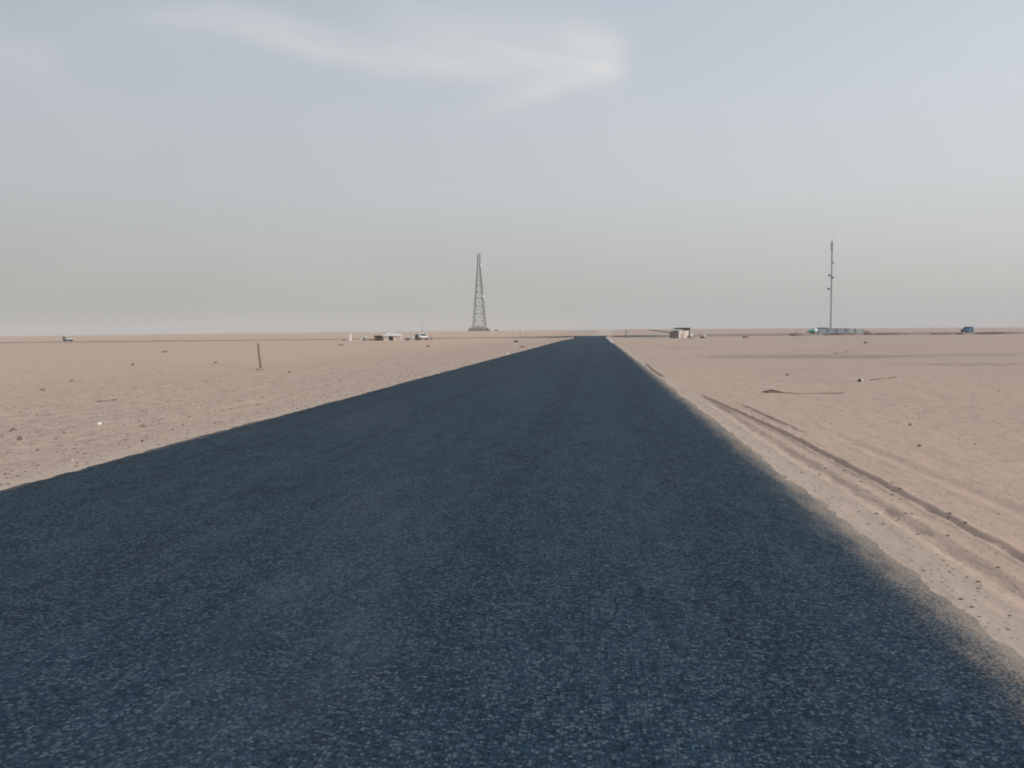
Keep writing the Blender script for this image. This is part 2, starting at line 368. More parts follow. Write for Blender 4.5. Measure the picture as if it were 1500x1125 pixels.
# ------------------------------------------------------------------ mesh helpers
class MB:
    def __init__(s): s.bm = bmesh.new()
    def box(s, c, d, rz=0.0, bev=0.0, taper=1.0):
        r = bmesh.ops.create_cube(s.bm, size=1.0); vs = r['verts']
        for v in vs:
            k = taper if v.co.z > 0 else 1.0
            v.co = Vector((v.co.x * d[0] * k, v.co.y * d[1] * k, v.co.z * d[2]))
        if bev:
            es = {e for v in vs for e in v.link_edges}
            g = bmesh.ops.bevel(s.bm, geom=list(es), offset=bev, segments=2, affect='EDGES')
            vs = list({v for f in g['faces'] for v in f.verts} | {v for v in vs if v.is_valid})
        m = Matrix.Translation(c) @ Matrix.Rotation(rz, 4, 'Z')
        bmesh.ops.transform(s.bm, matrix=m, verts=[v for v in vs if v.is_valid])
        return s
    def tube(s, a, b, r, r2=None, seg=8):
        a, b = Vector(a), Vector(b); d = b - a
        m = Matrix.Translation((a + b) / 2) @ d.to_track_quat('Z', 'Y').to_matrix().to_4x4()
        bmesh.ops.create_cone(s.bm, cap_ends=True, segments=seg, radius1=r, radius2=r if r2 is None else r2,
                              depth=d.length, matrix=m)
        return s
    def path(s, pts, rad, seg=7):
        pts = [Vector(p) for p in pts]; rings = []
        for i, p in enumerate(pts):
            t = (pts[min(i + 1, len(pts) - 1)] - pts[max(i - 1, 0)]).normalized()
            q = t.to_track_quat('Z', 'Y')
            r = rad[i] if hasattr(rad, '__len__') else rad
            rings.append([s.bm.verts.new(p + q @ Vector((math.cos(k * 2 * math.pi / seg) * r, math.sin(k * 2 * math.pi / seg) * r, 0))) for k in range(seg)])
        for A, B in zip(rings, rings[1:]):
            for k in range(seg):
                s.bm.faces.new((A[k], A[(k + 1) % seg], B[(k + 1) % seg], B[k]))
        s.bm.faces.new(rings[0][::-1]); s.bm.faces.new(rings[-1])
        return s
    def prism(s, prof, w, c=(0, 0, 0), rz=0.0, bev=0.0):
        """closed (x,z) profile extruded along y, width w (a number, or a list: half width per vertex)"""
        L = [s.bm.verts.new((x, -(w if not hasattr(w, '__len__') else w[i]) / 2, z)) for i, (x, z) in enumerate(prof)]
        Q = [s.bm.verts.new((x, (w if not hasattr(w, '__len__') else w[i]) / 2, z)) for i, (x, z) in enumerate(prof)]
        fs = [s.bm.faces.new(L), s.bm.faces.new(Q[::-1])]
        k = len(prof)
        for i in range(k): fs.append(s.bm.faces.new((L[i], Q[i], Q[(i + 1) % k], L[(i + 1) % k])))
        vs = L + Q
        if bev:
            es = {e for f in fs for e in f.edges}
            g = bmesh.ops.bevel(s.bm, geom=list(es), offset=bev, segments=2, affect='EDGES', clamp_overlap=True)
            vs = list({v for f in g['faces'] for v in f.verts} | {v for v in vs if v.is_valid})
        bmesh.ops.transform(s.bm, matrix=Matrix.Translation(c) @ Matrix.Rotation(rz, 4, 'Z'), verts=[v for v in vs if v.is_valid])
        return s
    def blob(s, c, d, seed=0, rough=0.25, sub=3, freq=1.6, flat=True, rz=0.0):
        r = bmesh.ops.create_icosphere(s.bm, subdivisions=sub, radius=1.0)
        for v in r['verts']:
            p = v.co.copy()
            k = 1 + rough * mnoise.fractal(p * freq + Vector((seed * 7.3, seed * 3.1, seed)), 0.8, 2.0, 4)
            q = p * k
            if flat and q.z < -0.15: q.z = -0.15
            q = Vector((q.x * d[0] / 2, q.y * d[1] / 2, q.z * d[2]))
            q = Matrix.Rotation(rz, 3, 'Z') @ q
            v.co = q + Vector(c)
        return s
    def build(s, name, m, parent=None, smooth=False):
        bmesh.ops.recalc_face_normals(s.bm, faces=s.bm.faces[:])
        me = bpy.data.meshes.new(name); s.bm.to_mesh(me); s.bm.free()
        me.materials.append(m)
        if smooth:
            for p in me.polygons: p.use_smooth = True
        o = bpy.data.objects.new(name, me); C.objects.link(o)
        if parent: o.parent = parent
        return o
def tag(o, label=None, cat=None, group=None, kind=None):
    for k, v in (('label', label), ('category', cat), ('group', group), ('kind', kind)):
        if v: o[k] = v
    return o
def thing(name, loc, label, cat, group=None, rz=0.0):
    o = bpy.data.objects.new(name, None); C.objects.link(o)
    o.location = loc; o.rotation_euler = (0, 0, rz); o.empty_display_size = 0.3
    return tag(o, label, cat, group)
def copy_tree(o, parent=None):
    c = o.copy(); C.objects.link(c)
    if parent: c.parent = parent
    for ch in list(o.children): copy_tree(ch, c)
    return c
def raw(name, verts, faces, m, smooth=True):
    me = bpy.data.meshes.new(name); me.from_pydata(verts, [], faces); me.update()
    me.materials.append(m)
    if smooth: me.polygons.foreach_set('use_smooth', [True] * len(me.polygons))
    o = bpy.data.objects.new(name, me); C.objects.link(o); return o
def ss(x, a, b):
    t = np.clip((x - a) / (b - a), 0, 1); return t * t * (3 - 2 * t)

# ------------------------------------------------------------------ the ground
def waves(x, y, lam, k=26, seed=0):
    g = np.random.default_rng(seed); o = np.zeros_like(x)
    for i in range(k):
        a = g.uniform(0, 2 * np.pi); L = lam * g.uniform(0.6, 1.6)
        o += np.sin((x * np.cos(a) + y * np.sin(a)) * 2 * np.pi / L + g.uniform(0, 6.3))
    return o / math.sqrt(k)
def cross_y(x):                          # centre line of the crossroad
    return np.interp(x, [-1500, -140, -60, 0, 60, 120, 1500], [40, 181, 193, 206, 212, 211, 195])
def ground_z(x, y):
    x = np.asarray(x, float); y = np.asarray(y, float)
    r = np.hypot(x, y)
    off = np.maximum(np.maximum(-6.0 - x, x - 1.98), 0)
    z = 0.0 - 0.07 * ss(off, 0.4, 5) + 0.0022 * waves(x, y, 0.8, seed=12) * (1 - ss(r, 40, 90))
    near = 1 - ss(r, 30, 90)
    z = z + near * ss(off, 0.1, 2.0) * (0.008 * waves(x, y, 0.9, seed=1) + 0.011 * waves(x, y, 2.6, seed=2)) * np.where(x > 0, 0.55, 1.0)
    z = z + ss(off, 2, 14) * (1 - ss(r, 250, 500)) * 0.045 * waves(x, y, 17, seed=3)
    z = z + ss(off, 10, 60) * 0.06 * waves(x, y, 70, seed=4) * (1 - ss(r, 900, 2000))
    # left verge is rougher
    z = z + near * ss(-x, 6.3, 8) * 0.014 * waves(x, y, 0.55, seed=5)
    # wheel ruts on the right verge
    wig = 0.03 * np.sin(y * 0.35) + 0.012 * np.sin(y * 0.9 + 1)
    crumb = 0.010 * waves(x, y, 0.35, seed=21); lump = waves(x, y, 0.5, seed=22)
    def rut(c, w, dep, a, b2):
        d = np.abs(x - (c + wig))
        d = np.abs(x - (c + wig) + crumb)
        g = np.exp(-(d / w) ** 2) * dep * (0.8 + 0.25 * lump)
        lip = np.exp(-((d - 1.9 * w) / (0.8 * w)) ** 2) * dep * 0.30
        m = ss(y, a, a + 2) * (1 - ss(y, b2, b2 + 5))
        return (lip - g) * m
    z = z + rut(2.80 - 0.05 * np.maximum(y - 12, 0), 0.038, 0.030 + 0.035 * ss(y, 6, 12), -20, 17) + rut(2.40, 0.07, 0.028, -20, 15) + rut(3.06 - 0.03 * np.maximum(y - 13, 0), 0.04, 0.04, 12.0, 15) \
          + rut(2.12, 0.06, 0.08, 27, 36) + rut(3.5, 0.08, 0.018, -20, 10)
    z = z - 0.10 * ss(y, 198, 202) * (1 - ss(y, 212, 216)) * (np.abs(x) < 200)
    # a broad swell beneath the far lattice tower
    z = z + 2.3 * ss(y, 260, 640) * np.exp(-((x + 120) / 420.0) ** 4)
    # under the asphalt
    under = (x > -5.80) & (x < 1.78) & (y < 203)
    z = np.where(under, -0.16, z)
    return z
def sgrid(lo, hi, c, s, nn):
    a, b_ = math.asinh((lo - c) / s), math.asinh((hi - c) / s)
    return c + s * np.sinh(np.linspace(a, b_, nn))
gx = np.unique(np.round(np.concatenate([sgrid(-6000, 6000, 0, 6, 460), np.arange(1.70, 2.3, 0.03), np.arange(2.3, 3.2, 0.016), np.arange(3.2, 3.9, 0.03), np.arange(-14, -5.8, 0.09), np.arange(-6.1, -5.7, 0.05), np.arange(3.9, 9, 0.08)]), 3))
gy = np.unique(np.round(np.concatenate([sgrid(-80, 6000, 6, 6, 520), np.arange(6, 26, 0.12)]), 3))
GX, GY = np.meshgrid(gx, gy)
GZ = ground_z(GX, GY)
nx, ny = len(gx), len(gy)
V = np.stack([GX, GY, GZ], -1).reshape(-1, 3)
idx = np.arange(nx * ny).reshape(ny, nx)
Fq = np.stack([idx[:-1, :-1], idx[:-1, 1:], idx[1:, 1:], idx[1:, :-1]], -1).reshape(-1, 4)
me = bpy.data.meshes.new('desert_ground')
me.vertices.add(len(V)); me.vertices.foreach_set('co', V.ravel())
me.loops.add(Fq.size); me.loops.foreach_set('vertex_index', Fq.ravel())
me.polygons.add(len(Fq)); me.polygons.foreach_set('loop_start', np.arange(0, Fq.size, 4)); me.polygons.foreach_set('loop_total', np.full(len(Fq), 4))
me.polygons.foreach_set('use_smooth', np.ones(len(Fq), bool))
me.update(calc_edges=True); me.validate()
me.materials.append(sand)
go = bpy.data.objects.new('ground', me); C.objects.link(go); tag(go, kind='structure')
def gz(x, y): return float(ground_z(np.array([x]), np.array([y]))[0])
def G(px, py):                           # a point on the ground seen at that picture position
    p = at(px, py)
    for _ in range(4): p = at(px, py, gz(p.x, p.y))
    return p

# ------------------------------------------------------------------ the road
ys = np.concatenate([np.arange(-60, -4, 0.5), np.arange(-4, 40, 0.08), np.arange(40, 70, 0.25), np.arange(70, 204.01, 1.0)])
gl = np.random.default_rng(5)
def ragged(seed):
    g = np.random.default_rng(seed); e = np.zeros(len(ys))
    for L, a in ((0.22, 0.006), (0.4, 0.007), (0.7, 0.007), (1.7, 0.009), (4.5, 0.014), (13, 0.02)):
        for _ in range(3): e += a * np.sin(ys * 2 * np.pi / (L * g.uniform(.7, 1.4)) + g.uniform(0, 6.3))
    return e
exL = -6.01 + ragged(1) + 0.9 * ss(ys, 120, 195) - 2.4 * ss(ys, 196, 204)
exR = 2.00 + ragged(2) - 0.35 * ss(ys, 60, 170) + 1.9 * ss(ys, 194, 204)
rise = 0.23 * ss(ys, 180, 203)
vs, fs = [], []
tl = [0, 0.006, 0.04, 0.15, 0.3, 0.5, 0.7, 0.85, 0.96, 0.994, 1.0]
cols = len(tl)
for j, y in enumerate(ys):
    for i in range(cols):
        t = tl[i]; x = exL[j] * (1 - t) + exR[j] * t
        camber = 0.04 * (1 - abs(2 * t - 1)) - (0.055 if i in (0, cols - 1) else 0.0)
        vs.append((x, y, 0.012 + camber + rise[j]))
    vs.append((exL[j] - 0.05, y, -0.22)); vs.append((exR[j] + 0.05, y, -0.22))
st = cols + 2
for j in range(len(ys) - 1):
    a, b2 = j * st, (j + 1) * st
    for i in range(cols - 1): fs.append((a + i, a + i + 1, b2 + i + 1, b2 + i))
    fs.append((a + cols, a, b2, b2 + cols)); fs.append((a + cols - 1, a + cols + 1, b2 + cols + 1, b2 + cols - 1))
tag(raw('road', vs, fs, asph), kind='structure')

xs = np.concatenate([np.arange(-1500, -200, 20.0), np.arange(-200, 200, 2.0), np.arange(200, 1501, 20.0)])
vs, fs, vs2, fs2 = [], [], [], []
bump_ = 0.03 * waves(xs, xs * 0, 9, seed=8) + 0.02 * waves(xs, xs * 0, 3, seed=9)
for j, x in enumerate(xs):
    cy = float(cross_y(x)); hgt_ = (0.25 if x > -10 else 0.25 - 0.12 * min(1, (-10 - x) / 25)) + bump_[j] + 0.10 * math.exp(-((x - 62) / 45.0) ** 2)
    for (o_, z_) in ((-5.2, -0.35), (-3.3, hgt_), (3.3, hgt_ + 0.02), (5.2, -0.35)): vs.append((x, cy + o_, z_))
    for o_ in (-2.9, 2.9): vs2.append((x, cy + o_, hgt_ + 0.03))
for j in range(len(xs) - 1):
    for i in range(3): fs.append((j * 4 + i, j * 4 + 4 + i, j * 4 + 5 + i, j * 4 + 1 + i))
    fs2.append((j * 2, j * 2 + 2, j * 2 + 3, j * 2 + 1))
tag(raw('crossroad_bank', vs, fs, bank, False), kind='structure')
tag(raw('crossroad', vs2, fs2, mat('sandy_asphalt', (0.155, 0.130, 0.112), 0.95, 0, 0.3, 0.2), False), kind='structure')
CZ = 0.29

# ------------------------------------------------------------------ loose gravel (uncountable)
def gravel():
    ico = bmesh.new(); bmesh.ops.create_icosphere(ico, subdivisions=1, radius=1.0)
    ico.verts.ensure_lookup_table()
    bv = np.array([v.co[:] for v in ico.verts]); bf = np.array([[v.index for v in f.verts] for f in ico.faces]); ico.free()
    P = []
    for _ in range(9000):
        y = 2 + 40 * rng.random() ** 1.6; x = -6.15 - 24 * rng.random() ** 1.5
        P.append((x, y, 0.005 + 0.019 * rng.random() ** 3.0))
    for _ in range(1300):
        y = 2 + 26 * rng.random() ** 1.3; x = 3.3 + 16 * rng.random()
        P.append((x, y, 0.004 + 0.015 * rng.random() ** 3.2))
    for _ in range(500):
        y = 2 + 20 * rng.random(); x = (2.02 + 0.9 * rng.random())
        P.append((x, y, 0.004 + 0.010 * rng.random() ** 2))
    P = np.array(P); z = ground_z(P[:, 0], P[:, 1])
    out = [[], [], []]; fo = [[], [], []]; cnt = [0, 0, 0]
    for (x, y, s), zz in zip(P, z):
        k = rng.choice(3, p=[.5, .25, .25])
        a = rng.uniform(0, 6.28); R_ = np.array([[math.cos(a), -math.sin(a), 0], [math.sin(a), math.cos(a), 0], [0, 0, 1]])
        v = bv * (1 + rng.uniform(-.25, .25, bv.shape)) * np.array([s * rng.uniform(.9, 1.8), s, s * rng.uniform(.45, .8)])
        v = v @ R_.T + np.array([x, y, zz + s * 0.2])
        out[0].append(v); fo[0].append(np.column_stack([bf + cnt[0], np.full(len(bf), k)])); cnt[0] += len(bv)
    v = np.concatenate(out[0]); f = np.concatenate(fo[0])
    o = raw('gravel', v.tolist(), f[:, :3].tolist(), M['brownrock'], False)
    o.data.materials.append(M['rock']); o.data.materials.append(mat('tan_gravel', (0.40, 0.33, 0.27), 0.95))
    o.data.polygons.foreach_set('material_index', f[:, 3].astype(np.int32))
    tag(o, 'loose brown and tan gravel strewn over the road verges', 'gravel', kind='stuff')
gravel()

# ------------------------------------------------------------------ lattice tower
TY = 650.0
TX = X(702.5, TY); TZ = gz(TX, TY) - 0.1
t = thing('lattice_tower', (TX, TY, TZ), 'tall grey four legged lattice tower tapering up from a brown mound', 'tower')
TH = 61.0
def half(z): return 4.95 + (1.05 - 4.95) * min(z / 53.0, 1.0)
lv = [2.2, 8, 14, 20, 26, 31, 36, 40.5, 44.5, 48.5, 53, 57, 61]
corners = ((-1, -1), (1, -1), (1, 1), (-1, 1))
for sx, sy in corners:
    MB().tube((sx * half(0), sy * half(0), 0), (sx * half(53), sy * half(53), 53), 0.28, 0.20).tube((sx * 1.05, sy * 1.05, 53), (sx * 1.05, sy * 1.05, TH), 0.18).build('leg', M['steel'], t)
for a, b2 in zip(lv, lv[1:]):
    m = MB(); ha, hb = half(a), half(b2)
    for k in range(4):
        p, q = corners[k], corners[(k + 1) % 4]
        m.tube((p[0] * ha, p[1] * ha, a), (q[0] * ha, q[1] * ha, a), 0.14, seg=6)
        m.tube((p[0] * ha, p[1] * ha, a), (q[0] * hb, q[1] * hb, b2), 0.07, seg=6)
        m.tube((q[0] * ha, q[1] * ha, a), (p[0] * hb, p[1] * hb, b2), 0.07, seg=6)
    m.build('bracing', M['steel'], t)
MB().box((0, 0, 61.05), (2.7, 2.7, 0.12)).tube((-1.2, -1.2, 61.1), (-1.2, -1.2, 62), .05).tube((1.2, -1.2, 61.1), (1.2, -1.2, 62), .05).tube((1.2, 1.2, 61.1), (1.2, 1.2, 62), .05).tube((-1.2, 1.2, 61.1), (-1.2, 1.2, 62), .05).build('top_platform', M['steel'], t)
MB().tube((0, 0, 61), (0, 0, 63.4), 0.06, 0.03).build('lightning_rod', M['steel'], t)
for z, dx_ in ((51.8, 1.2), (27.5, 2.95)):
    d = MB().tube((dx_ + .25, -half(z) - .3, z), (dx_ + .75, -half(z) - .5, z), 1.0, seg=20).build('dish_antenna', M['dishback'], t)
    MB().tube((dx_ + .76, -half(z) - .5, z), (dx_ + 1.05, -half(z) - .62, z), 1.02, 0.9, seg=20).build('radome', M['dish'], d)
MB().box((1.5, -1.1, 46.8), (0.45, 0.25, 2.2)).build('panel_antenna', M['dish'], t)
MB().box((3.7, -3.4, 17.5), (0.4, 0.3, 0.9)).build('equipment_box', M['steel'], t)
MB().tube((half(2) - 1.5, -half(2), 2), (0.8, -1.0, 53), 0.12).build('cable_ladder', M['darksteel'], t)
for sx, sy in corners:
    MB().box((sx * 5.0, sy * 5.0, 0.2), (1.4, 1.4, 0.9), bev=.04).build('footing', M['paleconc'], t)
mz = gz(TX, TY)
mb = MB()
for (ox, oy, w, dp, hh_, sd) in ((-5.0, -6, 6.5, 5, 3.3, 1), (-1.0, -6.5, 8, 5, 3.4, 2), (3.5, -6.2, 7, 5, 2.9, 3), (6.0, -6, 6.0, 4, 2.3, 4), (0.2, -5, 16.5, 7, 2.2, 5)):
    mb.blob((ox, oy, 0), (w, dp, hh_), sd, 0.3, 3)
o = mb.build('rubble_mound', M['rubble'], None, True); o.location = (TX + 0.4, TY, mz)
tag(o, 'reddish brown rubble mound around the foot of the lattice tower', 'mound')
def shed(px, Y, w, h, d, label, m, cat='shed', name='dark_shed', zoff=0.0):
    x = X(px, Y); s = thing(name, (x, Y, gz(x, Y) + zoff), label, cat)
    MB().box((0, 0, h / 2), (w, d, h)).build('wall', m, s)
    MB().box((0, 0, h + .06), (w + .3, d + .3, .12)).build('roof', M['darksteel'], s)
    MB().box((w * .2, -d / 2 - .02, h * .42), (w * .22, .05, h * .8)).build('door', M['inside'], s)
    return s
shed(714, 639.0, 2.8, 1.5, 2.4, 'dark brown shed at the right end of the tower mound', M['shed'])
shed(702.5, 638.5, 2.4, 1.15, 2.0, 'small rusty shed in front of the tower mound, left of the dark brown one', M['rust'], name='rusty_shed')

# ------------------------------------------------------------------ vehicles
def wheel(parent, x, y, r, w=0.22):
    tw = MB().tube((x, y - w / 2, r), (x, y + w / 2, r), r, seg=20).build('wheel', M['black'], parent)
    s_ = -1 if y < 0 else 1
    MB().tube((x, y + s_ * (w / 2), r), (x, y + s_ * (w / 2 + .02), r), r * .58, seg=14).build('rim', M['steel'], tw)
def car(name, loc, rz, label, cat, body, L=4.2, Wd=1.72, Hh=1.45, glass=None, group=None, kind='hatch', cabin=None, bonnet=None):
    glass = glass or M['glass']; cabin = cabin or body
    t = thing(name, loc, label, cat, group, rz)
    h2 = L / 2; wb = Hh * .58; cl = .24
    low = [(-h2, cl + .05), (-h2 + .1, cl), (h2 - .1, cl), (h2, cl + .1), (h2, wb * .78), (h2 - .15, wb * .92), (h2 - 1.0, wb), (-h2 + .12, wb), (-h2, wb * .9)]
    MB().prism(low, Wd, bev=.05).build('body', body, t)
    if kind == 'pickup': top = [(h2 - 1.25, wb), (h2 - 1.8, Hh), (-.15, Hh), (-.3, wb)]
    elif kind == 'van': top = [(h2 - .85, wb), (h2 - 1.45, Hh * .98), (h2 - 1.8, Hh), (-h2 + .15, Hh), (-h2 + .05, wb)]
    else: top = [(h2 - 1.05, wb), (h2 - 1.7, Hh * .98), (h2 - 2.0, Hh), (-h2 + .65, Hh), (-h2 + .15, wb)]
    k = len(top)
    ww = [Wd * (.96 if z <= wb + .01 else .80) for x, z in top]
    MB().prism(top, ww, bev=.03).build('cabin', cabin, t)
    # windscreen, rear window and side windows set a little proud of the cabin
    def pane(nm, pts):
        m = MB(); f = m.bm.faces.new([m.bm.verts.new(p) for p in pts])
        r = bmesh.ops.extrude_face_region(m.bm, geom=[f])
        f.normal_update(); nn = f.normal.copy()
        for v in r['geom']:
            if isinstance(v, bmesh.types.BMVert): v.co += nn * 0.012
        return m.build(nm, glass, t)
    (x0, z0), (x1, z1) = top[0], top[1]
    l = lambda a, b_, f_: a + (b_ - a) * f_
    wy0, wy1 = Wd * .40, Wd * .35
    def scr(nm, xa, za, xb, zb, sgn):
        f0, f1 = .14, .88
        xs0, zs0, xs1, zs1 = l(xa, xb, f0), l(za, zb, f0), l(xa, xb, f1), l(za, zb, f1)
        e = sgn * .02
        pane(nm, [(xs0 + e, -wy0, zs0), (xs0 + e, wy0, zs0), (xs1 + e, wy1, zs1), (xs1 + e, -wy1, zs1)])
    scr('windscreen', x0, z0, x1, z1, 1)
    scr('rear_window', top[-1][0], top[-1][1], top[-2][0], top[-2][1], -1)
    for sg in (-1, 1):
        xa, xb = l(x0, x1, .25) - .12, l(top[-1][0], top[-2][0], .25) + .12
        xc, xd = x1 - .08, top[-2][0] + .10
        za, zb = l(wb, Hh, .2), l(wb, Hh, .85)
        ya, yb = sg * (Wd * .48 - .2 * Wd * .08 + .012), sg * (Wd * .48 - .85 * Wd * .08 + .012)
        pane('side_window', [(xa, ya, za), (xb, ya, za), (xd, yb, zb), (xc, yb, zb)])
    if bonnet: MB().box((h2 - .58, 0, wb + .012), (.8, Wd * .84, .02)).build('bonnet', bonnet, t)
    rr = .31
    for sx in (-1, 1):
        for sy in (-1, 1): wheel(t, sx * (h2 - .78), sy * (Wd / 2 - .08), rr)
    for sy in (-1, 1):
        MB().box((h2 - .01, sy * Wd * .35, wb * .66), (.06, .28, .14), bev=.02).build('headlight', M['paleglass'], t)
        MB().box((-h2 + .01, sy * Wd * .38, wb * .7), (.05, .16, .2), bev=.02).build('tail_light', M['carmaroon'], t)
    MB().box((h2 + .03, 0, cl + .16), (.12, Wd * .96, .2), bev=.03).build('bumper', M['black'], t)
    MB().box((-h2 - .03, 0, cl + .16), (.12, Wd * .96, .2), bev=.03).build('bumper', M['black'], t)
    if kind == 'pickup':
        MB().box((-h2 + .85, 0, wb + .004), (1.4, Wd * .8, .02)).build('load_bed', M['black'], t)
    return t
cx_ = X(1416.5, 240.0)
def on_cross(px):
    y = 208.0
    for _ in range(6): x = X(px, y); y = float(cross_y(x)) - .6
    return x, y
x_, y_ = on_cross(1416.8)
car('blue_van', (x_, y_, CZ), R(180 + 38), 'small blue van driving along the crossroad at the right', 'van', M['blue'], 3.3, 1.5, 1.42, M['darkblue'], kind='van', bonnet=M['paleglass'])  # pale bonnet panel: sky reflection put into its colour
x_, y_ = on_cross(99)
car('parked_pickup', (x_, y_, CZ - .06), R(-38), 'small pale pickup with an olive covered load, alone at the far left', 'pickup', M['white'], 2.9, 1.4, 1.12, M['oliveglass'], kind='van', bonnet=M['white'])
pk_ = bpy.data.objects['parked_pickup']
MB().box((-.52, 0, .68), (1.95, 1.50, 1.0), bev=.08).build('covered_load', M['olive'], pk_)
cx2 = X(727.3, 640)
car('dark_car', (cx2, 640, gz(cx2, 640) - .02), R(15), 'tiny dark car on the skyline right of the lattice tower', 'car', M['black'], 3.0, 1.5, 1.15)
cx3 = X(617.5, 167)
car('white_hatchback', (cx3, 168.5, gz(cx3, 168.5) - .02), R(-72), 'white hatchback parked nose on at the right end of the camp', 'car', M['white'], 3.5, 1.55, 1.42)

# ------------------------------------------------------------------ camp on the left
def gp(px, Y, dz=0.0):
    x = X(px, Y); return Vector((x, Y, gz(x, Y) + dz))
t = thing('white_marker', gp(513, 168, -.05), 'white painted marker pillar standing left of the camp', 'marker')
MB().box((0, 0, .75), (.5, .42, 1.4), bev=.04, taper=.82).build('pillar', M['white'], t)
MB().box((0, 0, .05), (.7, .6, .14), bev=.02).build('plinth', M['dustywhite'], t)
MB().box((0, 0, 1.48), (.46, .38, .07), bev=.02).build('cap', M['dustywhite'], t)

o = MB().blob((0, 0, 0), (1.35, 1.1, .62), 11, .4, 3).blob((.5, .1, 0), (.9, .8, .35), 12, .4, 3).build('junk_heap', M['greytarp'], None, True)
o.location = gp(535, 168, -.03); tag(o, 'low grey heap of junk between white marker and brown stall', 'heap')
o = MB().blob((0, 0, 0), (.55, .5, .34), 13, .45, 3, flat=False).build('white_cloth', M['canvasroof'], None, True)
o.location = gp(535.5, 168, .62); tag(o, 'pale cloth bundle lying on the grey junk heap', 'cloth')

t = thing('wooden_stall', gp(554.5, 168, -.02), 'low brown wooden stall with a dark open front, left of the tent', 'stall')
MB().box((0, 0, 1.02), (1.7, 1.2, .14), bev=.02).build('top', M['brownbox'], t)
for sx in (-1, 1): MB().box((sx * .76, 0, .475), (.12, 1.1, .95)).build('side_board', M['brownbox'], t)
MB().box((0, .5, .475), (1.40, .06, .95)).build('back_board', M['wood'], t)
MB().box((0, -.05, .42), (1.40, .95, .30)).build('shelf', M['wood'], t)
MB().box((-.3, -.1, .64), (.5, .5, .34), bev=.03).build('drawer', M['inside'], t)

t = thing('canvas_tent', gp(574.5, 168.5, -.02), 'low white canvas tent with a dark doorway in the middle of the camp', 'tent')
bm = MB()
w0, d0, w1 = 1.85, 1.5, 1.05
rv = [(-w0, -d0, .98), (w0, -d0, .98), (w0, d0, .98), (-w0, d0, .98), (-w1, 0, 1.66), (w1, 0, 1.62)]
rv2 = [(x, y, z - .04) for x, y, z in rv]
vv = [bm.bm.verts.new(p) for p in rv]; v2 = [bm.bm.verts.new(p) for p in rv2]
for f in ((0, 1, 5, 4), (1, 2, 5), (2, 3, 4, 5), (3, 0, 4)):
    bm.bm.faces.new([vv[i] for i in f]); bm.bm.faces.new([v2[i] for i in reversed(f)])
for i in range(4): bm.bm.faces.new((vv[i], v2[i], v2[(i + 1) % 4], vv[(i + 1) % 4]))
bmesh.ops.subdivide_edges(bm.bm, edges=bm.bm.edges[:], cuts=3, use_grid_fill=True)
for v in bm.bm.verts: v.co.z += .04 * mnoise.noise(v.co * 2.3)
bm.build('roof', M['canvasroof'], t)
for (a, b2) in ((-1.55, -.42), (.5, 1.55)):
    MB().box(((a + b2) / 2, -1.25, .47), (b2 - a, .06, .94)).build('front_wall', M['sacking'], t)
for sx in (-1, 1): MB().box((sx * 1.58, 0, .47), (.06, 2.5, .94)).build('side_wall', M['sacking'], t)
MB().box((0, 1.25, .47), (3.1, .06, .94)).build('back_wall', M['sacking'], t)
MB().box((.04, -1.12, .46), (.9, .05, .92)).build('doorway', M['inside'], t)  # dark sheet standing in for the shade inside the open tent
for sx in (-1, 1): MB().tube((sx * 1.8, -1.46, 0), (sx * 1.8, -1.46, 1.0), .035).build('pole', M['wood'], t)
MB().tube((-1.05, 0, 0), (-1.05, 0, 1.6), .04).build('pole', M['wood'], t)

t = thing('plank_pile', gp(544.6, 168.3, -.02), 'low pile of weathered planks between junk heap and brown stall', 'planks')
for k in range(5): MB().box((random.uniform(-.04, .04), -.2 + .1 * k, .06 + .09 * (k % 3)), (.95, .16, .07), random.uniform(-.08, .08), bev=.01).build('plank', M['wood'] if k % 2 else M['greytarp'], t)
t = thing('water_barrel', gp(586.6, 167.6, -.02), 'small pale barrel at the right end of the white tent', 'barrel')
MB().tube((0, 0, 0), (0, 0, .72), .21, .21, 16).build('drum', M['dustywhite'], t)
MB().tube((0, 0, .72), (0, 0, .76), .22, .20, 16).build('lid', M['canvas'], t)
o = MB().blob((0, 0, 0), (.5, .45, .42), 27, .25, 3).build('white_sack', M['canvasroof'], None, True)
o.location = gp(528.5, 167.6, -.02); tag(o, 'small pale sack on the ground left of the junk heap', 'sack')
t = thing('pink_post', gp(590.7, 168, -.05), 'short pale pink post between the tent and indigo bundle', 'post')
MB().tube((0, 0, 0), (0, 0, 1.05), .12, .10, 12).build('shaft', M['pink'], t)
MB().tube((0, 0, 1.05), (0, 0, 1.12), .13, .08, 12).build('cap', M['dustywhite'], t)
o = MB().blob((0, 0, 0), (1.05, .8, .42), 21, .35, 3).blob((-.3, 0, 0), (.6, .6, .5), 22, .3, 3).build('cloth_bundle', M['indigo'], None, True)
o.location = gp(597.5, 168, -.03); tag(o, 'dark indigo cloth bundle lying left of the white hatchback', 'bundle')
o = MB().blob((0, 0, 0), (.42, .5, .95), 23, .2, 3, flat=True).build('covered_stack', M['canvas'], None, True)
o.location = gp(604, 169.5, -.03); tag(o, 'pale covered stack behind the indigo bundle', 'stack')
t = thing('dark_cabinet', gp(610.4, 167, -.02), 'upright dark brown cabinet against the left side of the white hatchback', 'cabinet')
MB().box((0, 0, .58), (.62, .6, 1.14), bev=.05).build('carcass', M['inside'], t)
MB().box((.02, -.31, .6), (.5, .03, .95), bev=.01).build('door', M['shed'], t)
MB().blob((0, 0, 1.14), (.5, .5, .28), 25, .3, 2).build('load', M['greytarp'], t)
t = thing('aerial_pole', gp(618.5, 171, -.05), 'tall thin aerial pole rising behind the white hatchback', 'pole')
